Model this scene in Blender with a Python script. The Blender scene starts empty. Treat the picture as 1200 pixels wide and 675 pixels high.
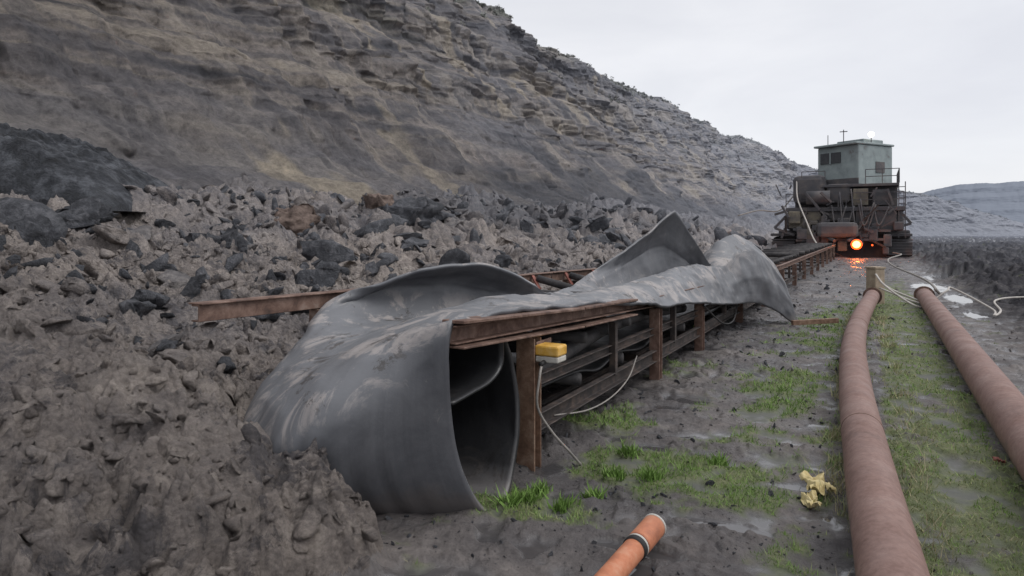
import bpy, bmesh, math, random
import numpy as np
from mathutils import Vector, Matrix, noise as mnoise
random.seed(7); rng=np.random.default_rng(7)
S=bpy.context.scene
col=S.collection
# ------------------------------------------------------------------ noise
_perm=rng.permutation(256); _perm=np.concatenate([_perm,_perm,_perm])
_ga=rng.random(256)*2*np.pi
def perlin(x,y,seed=0):
    x=np.asarray(x,float)+seed*17.31; y=np.asarray(y,float)+seed*9.77
    xi=np.floor(x).astype(np.int64); yi=np.floor(y).astype(np.int64)
    fx=x-xi; fy=y-yi
    u=fx*fx*fx*(fx*(fx*6-15)+10); v=fy*fy*fy*(fy*(fy*6-15)+10)
    def g(ix,iy,dx,dy):
        h=_perm[(_perm[ix&255]+iy)&255]; a=_ga[h]
        return np.cos(a)*dx+np.sin(a)*dy
    n00=g(xi,yi,fx,fy); n10=g(xi+1,yi,fx-1,fy)
    n01=g(xi,yi+1,fx,fy-1); n11=g(xi+1,yi+1,fx-1,fy-1)
    a=n00+u*(n10-n00); b=n01+u*(n11-n01)
    return (a+v*(b-a))*1.5
def fbm(x,y,o=4,seed=0,gain=.5):
    s=0;a=1;f=1;n=0
    for i in range(o):
        s=s+a*perlin(x*f,y*f,seed+i*3); n+=a; a*=gain; f*=2.03
    return s/n
def ridged(x,y,o=4,seed=0):
    s=0;a=1;f=1;n=0
    for i in range(o):
        s=s+a*(1-2*np.abs(perlin(x*f,y*f,seed+i*3))); n+=a; a*=.5; f*=2.1
    return s/n
def clod(x,y,seed=0,blk=.6):
    x=np.asarray(x,float); y=np.asarray(y,float)
    xi=np.floor(x).astype(np.int64); yi=np.floor(y).astype(np.int64)
    out=np.zeros(x.shape)
    for i in (-1,0,1):
        for j in (-1,0,1):
            cx=xi+i; cy=yi+j
            h=_perm[(_perm[(cx+seed)&255]+cy)&255]; h2=_perm[(h+31)&255]; h3=_perm[(h2+77)&255]
            dx=x-(cx+h/255.); dy=y-(cy+h2/255.); an=h3*.1; ca=np.cos(an); sa=np.sin(an)
            a=np.abs(dx*ca+dy*sa); b=np.abs(-dx*sa+dy*ca)*1.4
            d=np.maximum(np.maximum(a,b),(a+b)*.72)
            rr=.35+.5*h2/255.
            tilt=1+.6*(dx*ca)/rr
            out=np.maximum(out,np.clip((1-(d/rr))*2.2,0,1)*(.25+.75*h3/255.)*tilt)
    return out
def sm(x): x=np.clip(x,0,1); return x*x*(3-2*x)
# ------------------------------------------------------------------ coordinate frame along the conveyor
def W(u,t,z): return (0.13-.878*u+.478*t, 5.16+.478*u+.878*t, z)
def UT(x,y): return -.878*(x-.13)+.478*(y-5.16), .478*(x-.13)+.878*(y-5.16)
def edge(t): return np.interp(t,[-10,-2.9,-2,-1.71,-1.5,-1.1,-.6,0,2,8,60],[0.3,0.0,-.3,-.16,.6,1.1,1.65,2.1,2.75,2.9,4])
GR=[(0.05,4.42,.45,.32,1.1),(1.25,4.95,.8,.45,1.5),(1.0,6.2,.55,.8,.6),(3.1,7.6,.6,1.6,.9),(2.2,6.0,.6,.9,.5),(6.6,13.5,.8,2.5,.9),(8.3,15,1,2.5,1.1),(5.0,10.8,.8,1.8,.7),(2.3,8.8,.6,.8,.5),(4.4,5.4,.3,2,.4)]
PU=[(1.28,4.12,.3,.1),(12.3,18.3,.4,2.0),(13.8,22,.7,2.0),(17,26,1.0,2),(10.2,14.6,.3,.7),(2.0,4.75,.18,.06),(.75,3.75,.35,.08),(1.9,7.2,.3,.2),(22,30,1.5,1.5)]
def H(x,y):
    x=np.asarray(x,float); y=np.asarray(y,float)
    u,t=UT(x,y); r=np.hypot(x,y)
    wob=.22*fbm(x/.7,y/.7,4,5)+.12*fbm(x/.2,y/.2,2,9)
    du=u-edge(t)+wob
    m=sm(du/.35)
    mh=np.interp(du,[0,.25,.7,1.5,3,6,10,16,22,26,45],[0,.18,.38,.56,.88,1.5,2.25,3.35,3.9,2.5,-3])
    mh=mh*(1-.5*sm((t-60)/150))*np.where((u>-5),1,0)
    wx=x+.12*fbm(x/.4,y/.4,3,52); wy=y+.12*fbm(x/.4,y/.4,3,57)
    z=m*(mh+.22*fbm(x/1.7,y/1.7,4,1)*np.clip(du,0,1)+.13*(clod(wx/.6,wy/.6,3)-.3)+.095*(clod(wx/.28,wy/.28,11)-.2)+.065*clod(wx/.15,wy/.15,19)+.036*clod(wx/.08,wy/.08,29)+.05*ridged(x/.35,y/.35,5,4)+.03*fbm(x/.07,y/.07,3,49)
        +sm((r-8)/12)*(.55*fbm(x/5,y/5,5,8)+.40*(clod(wx/1.6,wy/1.6,23)-.3)+.30*clod(wx/.8,wy/.8,27))
        +sm((t-14)/14)*sm((u-5)/4)*(1.5*np.clip(fbm(x/8,y/8,5,37)+.15,0,1)+.5*ridged(x/3,y/3,4,38)))
    strip=x-(1.75+.545*(y-3.1))
    g=np.zeros(x.shape)
    for (cx,cy,rx,ry,a) in GR:
        uu,tt=UT(x,y); cu,ct=UT(cx,cy)
        g=np.maximum(g,a*np.exp(-((uu-cu)/rx)**2-((tt-ct)/ry)**2))
    g=np.maximum(g,.78*sm((strip+.1)/.2)*sm((1.15-strip)/.3)*sm((30-y)/12))
    g=np.maximum(g,.50*np.exp(-((strip+.45)/.4)**2)*sm((22-y)/8))
    gn=fbm(x/.5,y/.5,5,31)*1.0+.4*fbm(x/.13,y/.13,3,35)
    g=sm((g+gn*.9-.30)/.45)*(1-m)
    p=np.zeros(x.shape)
    for (cx,cy,rx,ry) in PU:
        uu,tt=UT(x,y); cu,ct=UT(cx,cy)
        p=np.maximum(p,1.15-((uu-cu)/rx)**2-((tt-ct)/ry)**2)
    p=sm((p+fbm(x/.35,y/.35,3,41)*.9)/.35)*(1-m)
    rough=sm((strip-1.9)/1.5)
    fl=.06*fbm(x/1.3,y/1.3,4,2)+.035*fbm(x/.25,y/.25,5,6)+.034*clod(wx/.12,wy/.12,13)*sm(fbm(x/.8,y/.8,2,14)*3+.3)+rough*(.12*fbm(x/.6,y/.6,5,15)+.08*clod(wx/.3,wy/.3,16)+.16*ridged(u/.9,t/7,3,48)+sm((r-16)/10)*(.6*fbm(x/5,y/5,5,47)+.4*ridged(u/3,t/16,4,45)+.8*np.clip(fbm(x/9,y/9,4,43)-.1,0,1)))
    fl=fl+.06*np.exp(-((u-.4)/.9)**2)*sm((t+1)/1.)*(fbm(x/.5,y/.5,3,44)+.3)
    fl=fl*(1-p)-.02*p
    z=z+fl*(1-m)
    return z,m,g,p
def Hs(x,y): return float(H(np.array([x]),np.array([y]))[0][0])
def coalm(x,y):
    u,t=UT(x,y); n=fbm(x/2.5,y/2.5,4,88); n2=fbm(x/.5,y/.5,4,89)
    a=sm((u-6.5+5*n)/3)*sm((t-9+6*n)/12)
    b=sm((.9-np.abs(u-1.0)+.5*n2+.5)/.5)*sm((t+1.3)/.8)*(u<2.9)
    return np.maximum(a,.85*b)
# ------------------------------------------------------------------ materials
def nmat(name):
    m=bpy.data.materials.new(name); m.use_nodes=True; nt=m.node_tree; return m,nt,nt.nodes['Principled BSDF']
def noise_n(nt,scale,detail=5,rough=.6,vec=None,dist=0):
    n=nt.nodes.new('ShaderNodeTexNoise'); n.inputs['Scale'].default_value=scale; n.inputs['Detail'].default_value=detail
    n.inputs['Roughness'].default_value=rough; n.inputs['Distortion'].default_value=dist
    if vec is not None: nt.links.new(vec,n.inputs['Vector'])
    return n.outputs['Fac']
def voro(nt,scale,vec):
    n=nt.nodes.new('ShaderNodeTexVoronoi'); n.inputs['Scale'].default_value=scale; nt.links.new(vec,n.inputs['Vector']); return n.outputs['Distance']
def ramp(nt,fac,stops):
    r=nt.nodes.new('ShaderNodeValToRGB'); e=r.color_ramp.elements
    while len(e)<len(stops): e.new(.5)
    for i,(p,c) in enumerate(stops):
        e[i].position=p; e[i].color=(c,c,c,1) if not hasattr(c,'__len__') else (*c,1)
    nt.links.new(fac,r.inputs['Fac']); return r.outputs['Color']
def mix(nt,f,a,b,bt='MIX'):
    n=nt.nodes.new('ShaderNodeMix'); n.data_type='RGBA'; n.blend_type=bt
    for s,v in ((n.inputs[0],f),(n.inputs[6],a),(n.inputs[7],b)):
        if hasattr(v,'is_linked'): nt.links.new(v,s)
        elif hasattr(v,'__len__'): s.default_value=(*v,1)
        else: s.default_value=v
    return n.outputs[2]
def math_n(nt,op,a,b=0,clamp=False):
    n=nt.nodes.new('ShaderNodeMath'); n.operation=op; n.use_clamp=clamp
    for s,v in ((n.inputs[0],a),(n.inputs[1],b)):
        if hasattr(v,'is_linked'): nt.links.new(v,s)
        else: s.default_value=v
    return n.outputs[0]
def attr(nt,name,o='Fac'):
    n=nt.nodes.new('ShaderNodeAttribute'); n.attribute_name=name; return n.outputs[o]
def pos(nt): return nt.nodes.new('ShaderNodeNewGeometry').outputs['Position']
def objc(nt): return nt.nodes.new('ShaderNodeTexCoord').outputs['Object']
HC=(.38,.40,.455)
def haze(nt,c,dist=330.,hc=HC):  # aerial haze painted into the base colour by distance; no mist volume
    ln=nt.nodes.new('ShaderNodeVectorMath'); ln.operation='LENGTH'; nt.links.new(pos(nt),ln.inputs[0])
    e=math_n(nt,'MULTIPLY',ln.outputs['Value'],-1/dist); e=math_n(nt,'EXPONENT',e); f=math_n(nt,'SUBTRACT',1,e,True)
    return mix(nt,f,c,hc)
def bump(nt,b,h,strength,dist=.02):
    n=nt.nodes.new('ShaderNodeBump'); n.inputs['Strength'].default_value=strength; n.inputs['Distance'].default_value=dist
    nt.links.new(h,n.inputs['Height']); nt.links.new(n.outputs['Normal'],b.inputs['Normal'])
def setc(nt,b,c,rough=.8,spec=.3):
    for k,v in (('Base Color',c),('Roughness',rough),('Specular IOR Level',spec)):
        if hasattr(v,'is_linked'): nt.links.new(v,b.inputs[k])
        else: b.inputs[k].default_value=(*v,1) if k=='Base Color' else v
def make_ground_mat():
    m,nt,b=nmat('muddy_ground')
    p=pos(nt)
    n1=noise_n(nt,1.1,9,.7,p,.3); n2=noise_n(nt,14,6,.7,p); n3=noise_n(nt,.3,5,.6,p)
    mud=ramp(nt,n1,[(.32,(.055,.048,.048)),(.46,(.12,.106,.103)),(.58,(.21,.185,.172)),(.72,(.31,.27,.235))])
    mud=mix(nt,.4,mud,ramp(nt,n2,[(.3,(.04,.037,.037)),(.7,(.27,.24,.225))]))
    blk=ramp(nt,n3,[(.45,0),(.58,1)])
    mud=mix(nt,math_n(nt,'MULTIPLY',blk,.5),mud,(.058,.055,.06))
    sx=nt.nodes.new('ShaderNodeSeparateXYZ'); nt.links.new(p,sx.inputs[0])
    st=math_n(nt,'SUBTRACT',sx.outputs['X'],math_n(nt,'MULTIPLY',sx.outputs['Y'],.545))
    st=math_n(nt,'MULTIPLY',math_n(nt,'SUBTRACT',st,1.9),.7,True)
    dkm=ramp(nt,noise_n(nt,.5,9,.74,p,.4),[(.35,(.014,.013,.016)),(.52,(.036,.034,.037)),(.68,(.13,.12,.118))])
    mud=mix(nt,math_n(nt,'MULTIPLY',st,.92),mud,dkm)
    co=attr(nt,'coal'); mud=mix(nt,math_n(nt,'MULTIPLY',co,.8),mud,ramp(nt,noise_n(nt,8,6,.7,p),[(.35,(.018,.017,.018)),(.65,(.09,.08,.078))]))
    g=attr(nt,'grass')
    gc=ramp(nt,noise_n(nt,9,7,.75,p),[(.3,(.06,.085,.028)),(.5,(.145,.18,.065)),(.7,(.26,.26,.13))])
    c=mix(nt,math_n(nt,'MULTIPLY',g,.8),mud,gc)
    pu=attr(nt,'puddle'); c=mix(nt,math_n(nt,'MULTIPLY',pu,.8),c,(.06,.058,.06))
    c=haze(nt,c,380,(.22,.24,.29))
    ro=ramp(nt,noise_n(nt,1.8,6,.65,p),[(.38,.26),(.58,.8)])
    ro=mix(nt,st,ro,(.9,.9,.9))
    ro=mix(nt,pu,ro,(.04,.04,.04))
    ro=mix(nt,math_n(nt,'MULTIPLY',g,.8),ro,(.95,.95,.95))
    sp=math_n(nt,'ADD',math_n(nt,'MULTIPLY',math_n(nt,'SUBTRACT',1,st),.4),math_n(nt,'ADD',math_n(nt,'MULTIPLY',pu,.4),.04))
    setc(nt,b,c,ro,sp)
    hh=math_n(nt,'MULTIPLY',noise_n(nt,22,8,.75,p),math_n(nt,'SUBTRACT',1,pu))
    bump(nt,b,hh,1.,.035); return m
def make_heap_mat(name='spoil_heap_mud'):
    m,nt,b=nmat(name)
    p=pos(nt)
    n1=noise_n(nt,.55,9,.72,p); n2=noise_n(nt,6,9,.82,p,.4); n3=noise_n(nt,.16,4,.6,p)
    c=ramp(nt,n1,[(.32,(.085,.075,.073)),(.43,(.20,.171,.155)),(.54,(.34,.29,.255)),(.66,(.50,.43,.37))])
    c2=ramp(nt,n2,[(.36,(.05,.045,.046)),(.5,(.27,.234,.213)),(.62,(.58,.505,.445))])
    c=mix(nt,.5,c,c2)
    dk=ramp(nt,noise_n(nt,1.5,10,.82,p,.9),[(.53,0),(.58,1)])
    c=mix(nt,math_n(nt,'MULTIPLY',dk,.68),c,(.052,.05,.058))
    cool=ramp(nt,n3,[(.42,0),(.6,1)])
    c=mix(nt,math_n(nt,'MULTIPLY',cool,.35),c,(.17,.168,.188))
    co=attr(nt,'coal'); c=mix(nt,math_n(nt,'MULTIPLY',co,.78),c,ramp(nt,noise_n(nt,2.5,9,.8,p),[(.36,(.02,.02,.024)),(.5,(.06,.059,.067)),(.66,(.17,.16,.16))]))
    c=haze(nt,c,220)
    ro=ramp(nt,noise_n(nt,3,5,.6,p),[(.35,.5),(.6,.95)])
    setc(nt,b,c,ro,.25)
    hh=math_n(nt,'ADD',noise_n(nt,20,10,.85,p),math_n(nt,'MULTIPLY',voro(nt,28,p),-.5))
    bump(nt,b,hh,1.0,.06); return m
def make_hill_mat(name,dist,df=.9,hc=HC):
    m,nt,b=nmat(name)
    p=pos(nt)
    c=attr(nt,'rockcol','Color')
    det=noise_n(nt,2.2,12,.85,p)
    c=mix(nt,df,c,ramp(nt,det,[(.36,(.42,.41,.42)),(.5,(.97,.97,.96)),(.64,(1.5,1.47,1.43))]),'MULTIPLY')
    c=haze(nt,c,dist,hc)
    setc(nt,b,c,.95,.08)
    bump(nt,b,noise_n(nt,2.0,12,.85,p),df,.7); return m
def simple(name,stops,scale=8,rough=(.5,.9),bs=.4,bd=.01,spec=.4,metal=0,coord='o',dist=0,detail=6):
    m,nt,b=nmat(name); v=objc(nt) if coord=='o' else pos(nt)
    n=noise_n(nt,scale,detail,.7,v,.3)
    c=ramp(nt,n,stops)
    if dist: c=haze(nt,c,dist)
    ro=ramp(nt,noise_n(nt,scale*.6,4,.6,v),[(.3,rough[0]),(.7,rough[1])])
    setc(nt,b,c,ro,spec); b.inputs['Metallic'].default_value=metal
    bump(nt,b,noise_n(nt,scale*4,6,.7,v),bs,bd); return m
M={}
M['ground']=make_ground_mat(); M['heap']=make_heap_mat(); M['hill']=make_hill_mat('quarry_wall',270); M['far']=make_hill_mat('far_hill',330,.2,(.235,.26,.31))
M['rust']=simple('rusty_steel',[(.3,(.045,.030,.026)),(.45,(.12,.070,.053)),(.58,(.21,.135,.105)),(.72,(.30,.235,.20))],5,(.5,.9),.5,.006,detail=9)
M['rustd']=simple('dark_rusty_steel',[(.3,(.018,.016,.016)),(.5,(.042,.034,.032)),(.7,(.11,.080,.066))],6)
M['rusto']=simple('orange_rust',[(.3,(.09,.055,.04)),(.5,(.20,.12,.08)),(.7,(.32,.23,.17))],9)
m,nt,b=nmat('rusty_pipe_steel'); p=pos(nt); sp_=nt.nodes.new('ShaderNodeSeparateXYZ'); nt.links.new(p,sp_.inputs[0])
c=ramp(nt,noise_n(nt,1.9,11,.78,p,.4),[(.30,(.10,.056,.046)),(.42,(.19,.112,.094)),(.56,(.245,.155,.133)),(.72,(.34,.25,.22))])
c=mix(nt,.25,c,ramp(nt,noise_n(nt,30,4,.6,p),[(.35,(.10,.06,.05)),(.65,(.31,.21,.18))]))
md=math_n(nt,'MULTIPLY',math_n(nt,'SUBTRACT',math_n(nt,'ADD',-.03,math_n(nt,'MULTIPLY',noise_n(nt,3.5,8,.75,p),.42)),sp_.outputs['Z']),12,True)
c=mix(nt,math_n(nt,'MULTIPLY',md,.75),c,(.12,.10,.088))
setc(nt,b,c,ramp(nt,noise_n(nt,3,5,.6,p),[(.3,.5),(.7,.85)]),.35); bump(nt,b,noise_n(nt,16,8,.75,p),.45,.006); M['pipe']=m
M['orange']=simple('orange_plastic',[(.3,(.34,.13,.075)),(.5,(.50,.19,.10)),(.75,(.58,.33,.22))],7,(.5,.8),.2,.003)
M['black']=simple('black_rubber',[(.3,(.012,.012,.013)),(.7,(.04,.038,.037))],10)
M['roller']=simple('idler_steel',[(.3,(.02,.02,.023)),(.6,(.06,.055,.055)),(.8,(.13,.09,.075))],6)
M['red']=simple('red_paint',[(.3,(.18,.06,.045)),(.7,(.36,.14,.11))],9)
M['yellow']=simple('yellow_paint',[(.3,(.42,.22,.04)),(.5,(.66,.38,.07)),(.7,(.70,.47,.18))],12,(.4,.6),.1,.002)
M['white']=simple('off_white_plastic',[(.3,(.42,.40,.36)),(.7,(.62,.60,.56))],9,(.4,.6),.1,.002)
M['cable']=simple('grey_cable',[(.3,(.18,.17,.16)),(.7,(.36,.33,.30))],9)
M['hose']=simple('pale_hose',[(.3,(.36,.33,.30)),(.7,(.57,.54,.50))],9)
M['coal']=simple('coal_rock',[(.32,(.018,.018,.022)),(.5,(.046,.048,.056)),(.68,(.17,.17,.185))],4.5,(.4,.85),1.,.1,coord='p',detail=10,dist=300)
M['outcrop']=simple('blue_black_coal',[(.32,(.008,.009,.011)),(.5,(.028,.031,.038)),(.68,(.115,.122,.138))],2.6,(.4,.85),1.,.1,coord='p',detail=10)
M['brownrock']=simple('brown_rock',[(.3,(.09,.066,.057)),(.5,(.20,.148,.125)),(.72,(.31,.24,.20))],4.2,(.7,.95),1.,.08,coord='p',detail=10)
M['greyrock']=simple('grey_rock',[(.3,(.06,.058,.063)),(.5,(.17,.157,.156)),(.72,(.34,.31,.29))],4.5,(.6,.95),1.,.08,coord='p',detail=10)
M['wood']=simple('weathered_wood',[(.3,(.22,.17,.12)),(.7,(.44,.36,.27))],5)
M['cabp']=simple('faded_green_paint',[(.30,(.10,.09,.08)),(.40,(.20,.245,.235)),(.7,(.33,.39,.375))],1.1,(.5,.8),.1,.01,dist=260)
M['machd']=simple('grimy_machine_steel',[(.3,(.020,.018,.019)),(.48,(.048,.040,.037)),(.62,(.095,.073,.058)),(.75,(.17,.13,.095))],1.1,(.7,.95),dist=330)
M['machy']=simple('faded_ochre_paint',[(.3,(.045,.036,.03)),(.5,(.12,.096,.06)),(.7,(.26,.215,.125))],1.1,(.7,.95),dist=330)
M['glass']=simple('dark_glass',[(.3,(.05,.055,.06)),(.7,(.08,.085,.09))],3,(.1,.2),0,.001,.5)
M['leaf']=simple('shrub_leaves',[(.3,(.07,.08,.045)),(.5,(.125,.13,.075)),(.7,(.20,.17,.12))],.35,dist=260,coord='p')
def emis(name,c,s):
    m,nt,b=nmat(name); b.inputs['Base Color'].default_value=(*c,1); b.inputs['Emission Color'].default_value=(*c,1); b.inputs['Emission Strength'].default_value=s; return m
M['lampo']=emis('orange_lamp',(1,.40,.08),9); M['lampr']=emis('red_orange_lens',(1,.12,.02),1.5); M['lampw']=emis('white_lamp',(1,.95,.85),6)
m,nt,b=nmat('grass_blades')
gv=attr(nt,'tint'); setc(nt,b,ramp(nt,gv,[(0,(.09,.16,.03)),(.45,(.20,.32,.085)),(.75,(.31,.33,.16)),(1,(.42,.36,.25))]),.8,.2); M['grass']=m
# belt
m,nt,b=nmat('worn_rubber_belt')
p=pos(nt); ac=attr(nt,'across'); al=attr(nt,'along')
geo=nt.nodes.new('ShaderNodeNewGeometry'); sx=nt.nodes.new('ShaderNodeSeparateXYZ'); nt.links.new(geo.outputs['Normal'],sx.inputs[0])
cmb=nt.nodes.new('ShaderNodeCombineXYZ'); nt.links.new(math_n(nt,'MULTIPLY',ac,22),cmb.inputs[0]); nt.links.new(math_n(nt,'MULTIPLY',al,.45),cmb.inputs[1])
st=noise_n(nt,1,3,.5,cmb.outputs[0])
c=ramp(nt,st,[(.3,(.046,.049,.058)),(.5,(.066,.070,.081)),(.7,(.092,.096,.108))])
c=mix(nt,.35,c,ramp(nt,noise_n(nt,1.5,9,.76,p,.4),[(.34,(.022,.023,.028)),(.66,(.17,.17,.178))]))
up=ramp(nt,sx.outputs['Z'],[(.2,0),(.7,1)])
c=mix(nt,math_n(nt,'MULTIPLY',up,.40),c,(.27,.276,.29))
stain=math_n(nt,'MULTIPLY',up,ramp(nt,noise_n(nt,1.7,8,.74,p,1.5),[(.51,0),(.59,1)]))
c=mix(nt,math_n(nt,'MULTIPLY',stain,.6),c,(.42,.375,.35))
dk=math_n(nt,'MULTIPLY',up,ramp(nt,noise_n(nt,2.6,8,.8,p,.5),[(.57,0),(.61,1)]))
c=mix(nt,math_n(nt,'MULTIPLY',dk,.8),c,(.055,.048,.044))
scf=ramp(nt,noise_n(nt,5,9,.8,p,1),[(.60,0),(.65,1)]); c=mix(nt,math_n(nt,'MULTIPLY',scf,.25),c,(.26,.24,.23))
low=nt.nodes.new('ShaderNodeSeparateXYZ'); nt.links.new(p,low.inputs[0])
mudl=math_n(nt,'MULTIPLY',math_n(nt,'SUBTRACT',math_n(nt,'ADD',.02,math_n(nt,'MULTIPLY',noise_n(nt,4,7,.75,p),.42)),low.outputs['Z']),7,True)
c=mix(nt,math_n(nt,'MULTIPLY',mudl,.5),c,(.15,.13,.12))
inner_shade=ramp(nt,math_n(nt,'MULTIPLY',al,.5),[(.42,1),(.56,0)])  # shade inside the loop, painted into the rubber colour at low along
c=mix(nt,math_n(nt,'MULTIPLY',inner_shade,.85),c,(.012,.012,.013))
setc(nt,b,c,ramp(nt,noise_n(nt,4,5,.6,p),[(.3,.32),(.7,.56)]),.45)
hh=math_n(nt,'ADD',math_n(nt,'MULTIPLY',st,.4),math_n(nt,'MULTIPLY',noise_n(nt,26,6,.65,p),.14))
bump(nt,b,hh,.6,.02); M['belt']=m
# ------------------------------------------------------------------ mesh helpers
def fin(ob,mat,smooth=True,parent=None,**k):
    col.objects.link(ob)
    if mat is not None: ob.data.materials.append(M[mat] if isinstance(mat,str) else mat)
    if smooth and ob.type=='MESH': ob.data.polygons.foreach_set('use_smooth',[True]*len(ob.data.polygons))
    if parent is not None:
        ob.parent=parent; ob.matrix_parent_inverse=Matrix.Translation(-parent.location)
    for a,b_ in k.items(): ob[a]=b_
    return ob
def from_arrays(name,V,F,attrs=None):
    me=bpy.data.meshes.new(name); V=np.asarray(V,np.float32); F=np.asarray(F,np.int32); k=F.shape[1]
    me.vertices.add(len(V)); me.vertices.foreach_set('co',V.ravel())
    me.loops.add(F.size); me.loops.foreach_set('vertex_index',F.ravel())
    me.polygons.add(len(F)); me.polygons.foreach_set('loop_start',np.arange(0,F.size,k,dtype=np.int32))
    try: me.polygons.foreach_set('loop_total',np.full(len(F),k,np.int32))
    except Exception: pass
    me.update(calc_edges=True); me.validate()
    if attrs:
        for n,a in attrs.items():
            a=np.asarray(a,np.float32)
            if a.shape[-1]==4 and a.ndim>1:
                at=me.attributes.new(n,'FLOAT_COLOR','POINT'); at.data.foreach_set('color',a.ravel())
            else:
                at=me.attributes.new(n,'FLOAT','POINT'); at.data.foreach_set('value',a.ravel())
    return bpy.data.objects.new(name,me)
def gridF(n,m):
    i=np.arange(n-1)[:,None]*m+np.arange(m-1)[None,:]
    return np.stack([i,i+1,i+m+1,i+m],-1).reshape(-1,4)
def grid(name,P,attrs=None):
    n,m_=P.shape[:2]; return from_arrays(name,P.reshape(-1,3),gridF(n,m_),attrs)
def thing(name,label,category,loc,**k):
    e=bpy.data.objects.new(name,None); e.location=loc; e.empty_display_size=.2; col.objects.link(e); e['label']=label; e['category']=category
    for a,b_ in k.items(): e[a]=b_
    return e
def cr1(P,k,tens=0.):
    P=np.asarray(P,float); Q=np.concatenate([[2*P[0]-P[1]],P,[2*P[-1]-P[-2]]]); out=[]
    for i in range(1,len(Q)-2):
        a,b_,c_,d=Q[i-1],Q[i],Q[i+1],Q[i+2]
        for j in range(k):
            s=j/k; cu=.5*((2*b_)+(-a+c_)*s+(2*a-5*b_+4*c_-d)*s*s+(-a+3*b_-3*c_+d)*s**3); li=b_+(c_-b_)*s
            out.append(cu*(1-tens)+li*tens)
    out.append(P[-1]); return np.array(out)
def cr2(G,k1,k2,tens=0.):
    A=cr1(G,k1,tens); return np.swapaxes(cr1(np.swapaxes(A,0,1),k2,tens),0,1)
def tube_geo(path,r,seg=16,caps=True):
    P=np.asarray(path,float); n=len(P); T=np.gradient(P,axis=0); T/=np.linalg.norm(T,axis=1)[:,None]+1e-9
    up=np.array([0,0,1.]) if abs(T[0][2])<.9 else np.array([1.,0,0])
    V=[];N=None
    for i in range(n):
        if N is None: N=np.cross(T[i],up)
        N=N-T[i]*np.dot(N,T[i]); N/=np.linalg.norm(N)+1e-9; B=np.cross(T[i],N)
        for j in range(seg):
            a=2*math.pi*j/seg; V.append(P[i]+r*(N*math.cos(a)+B*math.sin(a)))
    F=[]
    for i in range(n-1):
        for j in range(seg):
            a=i*seg+j; b_=i*seg+(j+1)%seg; F.append((a,b_,b_+seg,a+seg))
    if caps: F.append(tuple(range(seg))[::-1]); F.append(tuple(range((n-1)*seg,n*seg)))
    return [tuple(v) for v in V],F
def obj_from(name,geos):
    V=[];F=[]
    for v,f in geos:
        o=len(V); V+=list(v); F+=[tuple(i+o for i in q) for q in f]
    me=bpy.data.meshes.new(name); me.from_pydata(V,[],F); me.update(); return bpy.data.objects.new(name,me)
def tube(name,path,r,mat,seg=16,k=1,caps=True,parent=None,**kw):
    if k>1: path=cr1(path,k)
    ob=obj_from(name,[tube_geo(path,r,seg,caps)])
    return fin(ob,mat,True,parent,**kw)
PROF={'box':lambda w,h:[(-w/2,-h/2),(w/2,-h/2),(w/2,h/2),(-w/2,h/2)],
 'C':lambda w,h:[(-w/2,-h/2),(w/2,-h/2),(w/2,-h/2+.012),(-w/2+.012,-h/2+.012),(-w/2+.012,h/2-.012),(w/2,h/2-.012),(w/2,h/2),(-w/2,h/2)],
 'I':lambda w,h:[(-w/2,-h/2),(w/2,-h/2),(w/2,-h/2+.014),(.006,-h/2+.014),(.006,h/2-.014),(w/2,h/2-.014),(w/2,h/2),(-w/2,h/2),(-w/2,h/2-.014),(-.006,h/2-.014),(-.006,-h/2+.014),(-w/2,-h/2+.014)],
 'L':lambda w,h:[(-w/2,-h/2),(w/2,-h/2),(w/2,-h/2+.01),(-w/2+.01,-h/2+.01),(-w/2+.01,h/2),(-w/2,h/2)]}
def beam_geo(p0,p1,w,h,kind='box',flip=False):
    p0=np.array(p0,float); p1=np.array(p1,float); d=p1-p0; d/=np.linalg.norm(d)
    up=np.array([0,0,1.]) if abs(d[2])<.9 else np.array([.478,.878,0])
    s=np.cross(d,up); s/=np.linalg.norm(s); u_=np.cross(s,d)
    pr=PROF[kind](w,h)
    if flip: pr=[(-a,b_) for a,b_ in pr][::-1]
    V=[tuple(p0+s*a+u_*b_) for a,b_ in pr]+[tuple(p1+s*a+u_*b_) for a,b_ in pr]; n=len(pr)
    F=[(i,(i+1)%n,(i+1)%n+n,i+n) for i in range(n)]+[tuple(range(n))[::-1],tuple(range(n,2*n))]
    return V,F
def beam(name,p0,p1,w,h,mat,kind='box',parent=None,flip=False,bev=.004,**kw):
    ob=obj_from(name,[beam_geo(p0,p1,w,h,kind,flip)]); fin(ob,mat,False,parent,**kw)
    if bev: mo=ob.modifiers.new('b','BEVEL'); mo.width=bev; mo.segments=1; mo.limit_method='ANGLE'
    return ob
# ------------------------------------------------------------------ GROUND + SPOIL HEAP
th=np.concatenate([np.radians(np.linspace(-180,-48,50))[:-1],np.radians(np.linspace(-48,46,1150))[:-1],np.radians(np.linspace(46,180,50))])
rr=np.concatenate([np.linspace(.05,2.3,24)[:-1],np.geomspace(2.3,30,760)[:-1],np.geomspace(30,120,160)[:-1],np.geomspace(120,5000,70)])
R,T=np.meshgrid(rr,th,indexing='ij'); X=R*np.sin(T); Y=R*np.cos(T)
Z,MM,GG,PP=H(X,Y); CC=coalm(X,Y)
far=sm((R-150)/300); Z=Z*(1-far*(MM<.5))
P=np.stack([X,Y,Z],-1); n_,m_=X.shape
F=gridF(n_,m_)[:,::-1]; fm=(MM.ravel()[F].mean(1)>.5)&(Y.ravel()[F].mean(1)>-30)
def sub(name,mask):
    f=F[mask]; ids,inv=np.unique(f,return_inverse=True)
    return from_arrays(name,P.reshape(-1,3)[ids],inv.reshape(f.shape),{'grass':GG.ravel()[ids],'puddle':PP.ravel()[ids],'coal':CC.ravel()[ids]})
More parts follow.
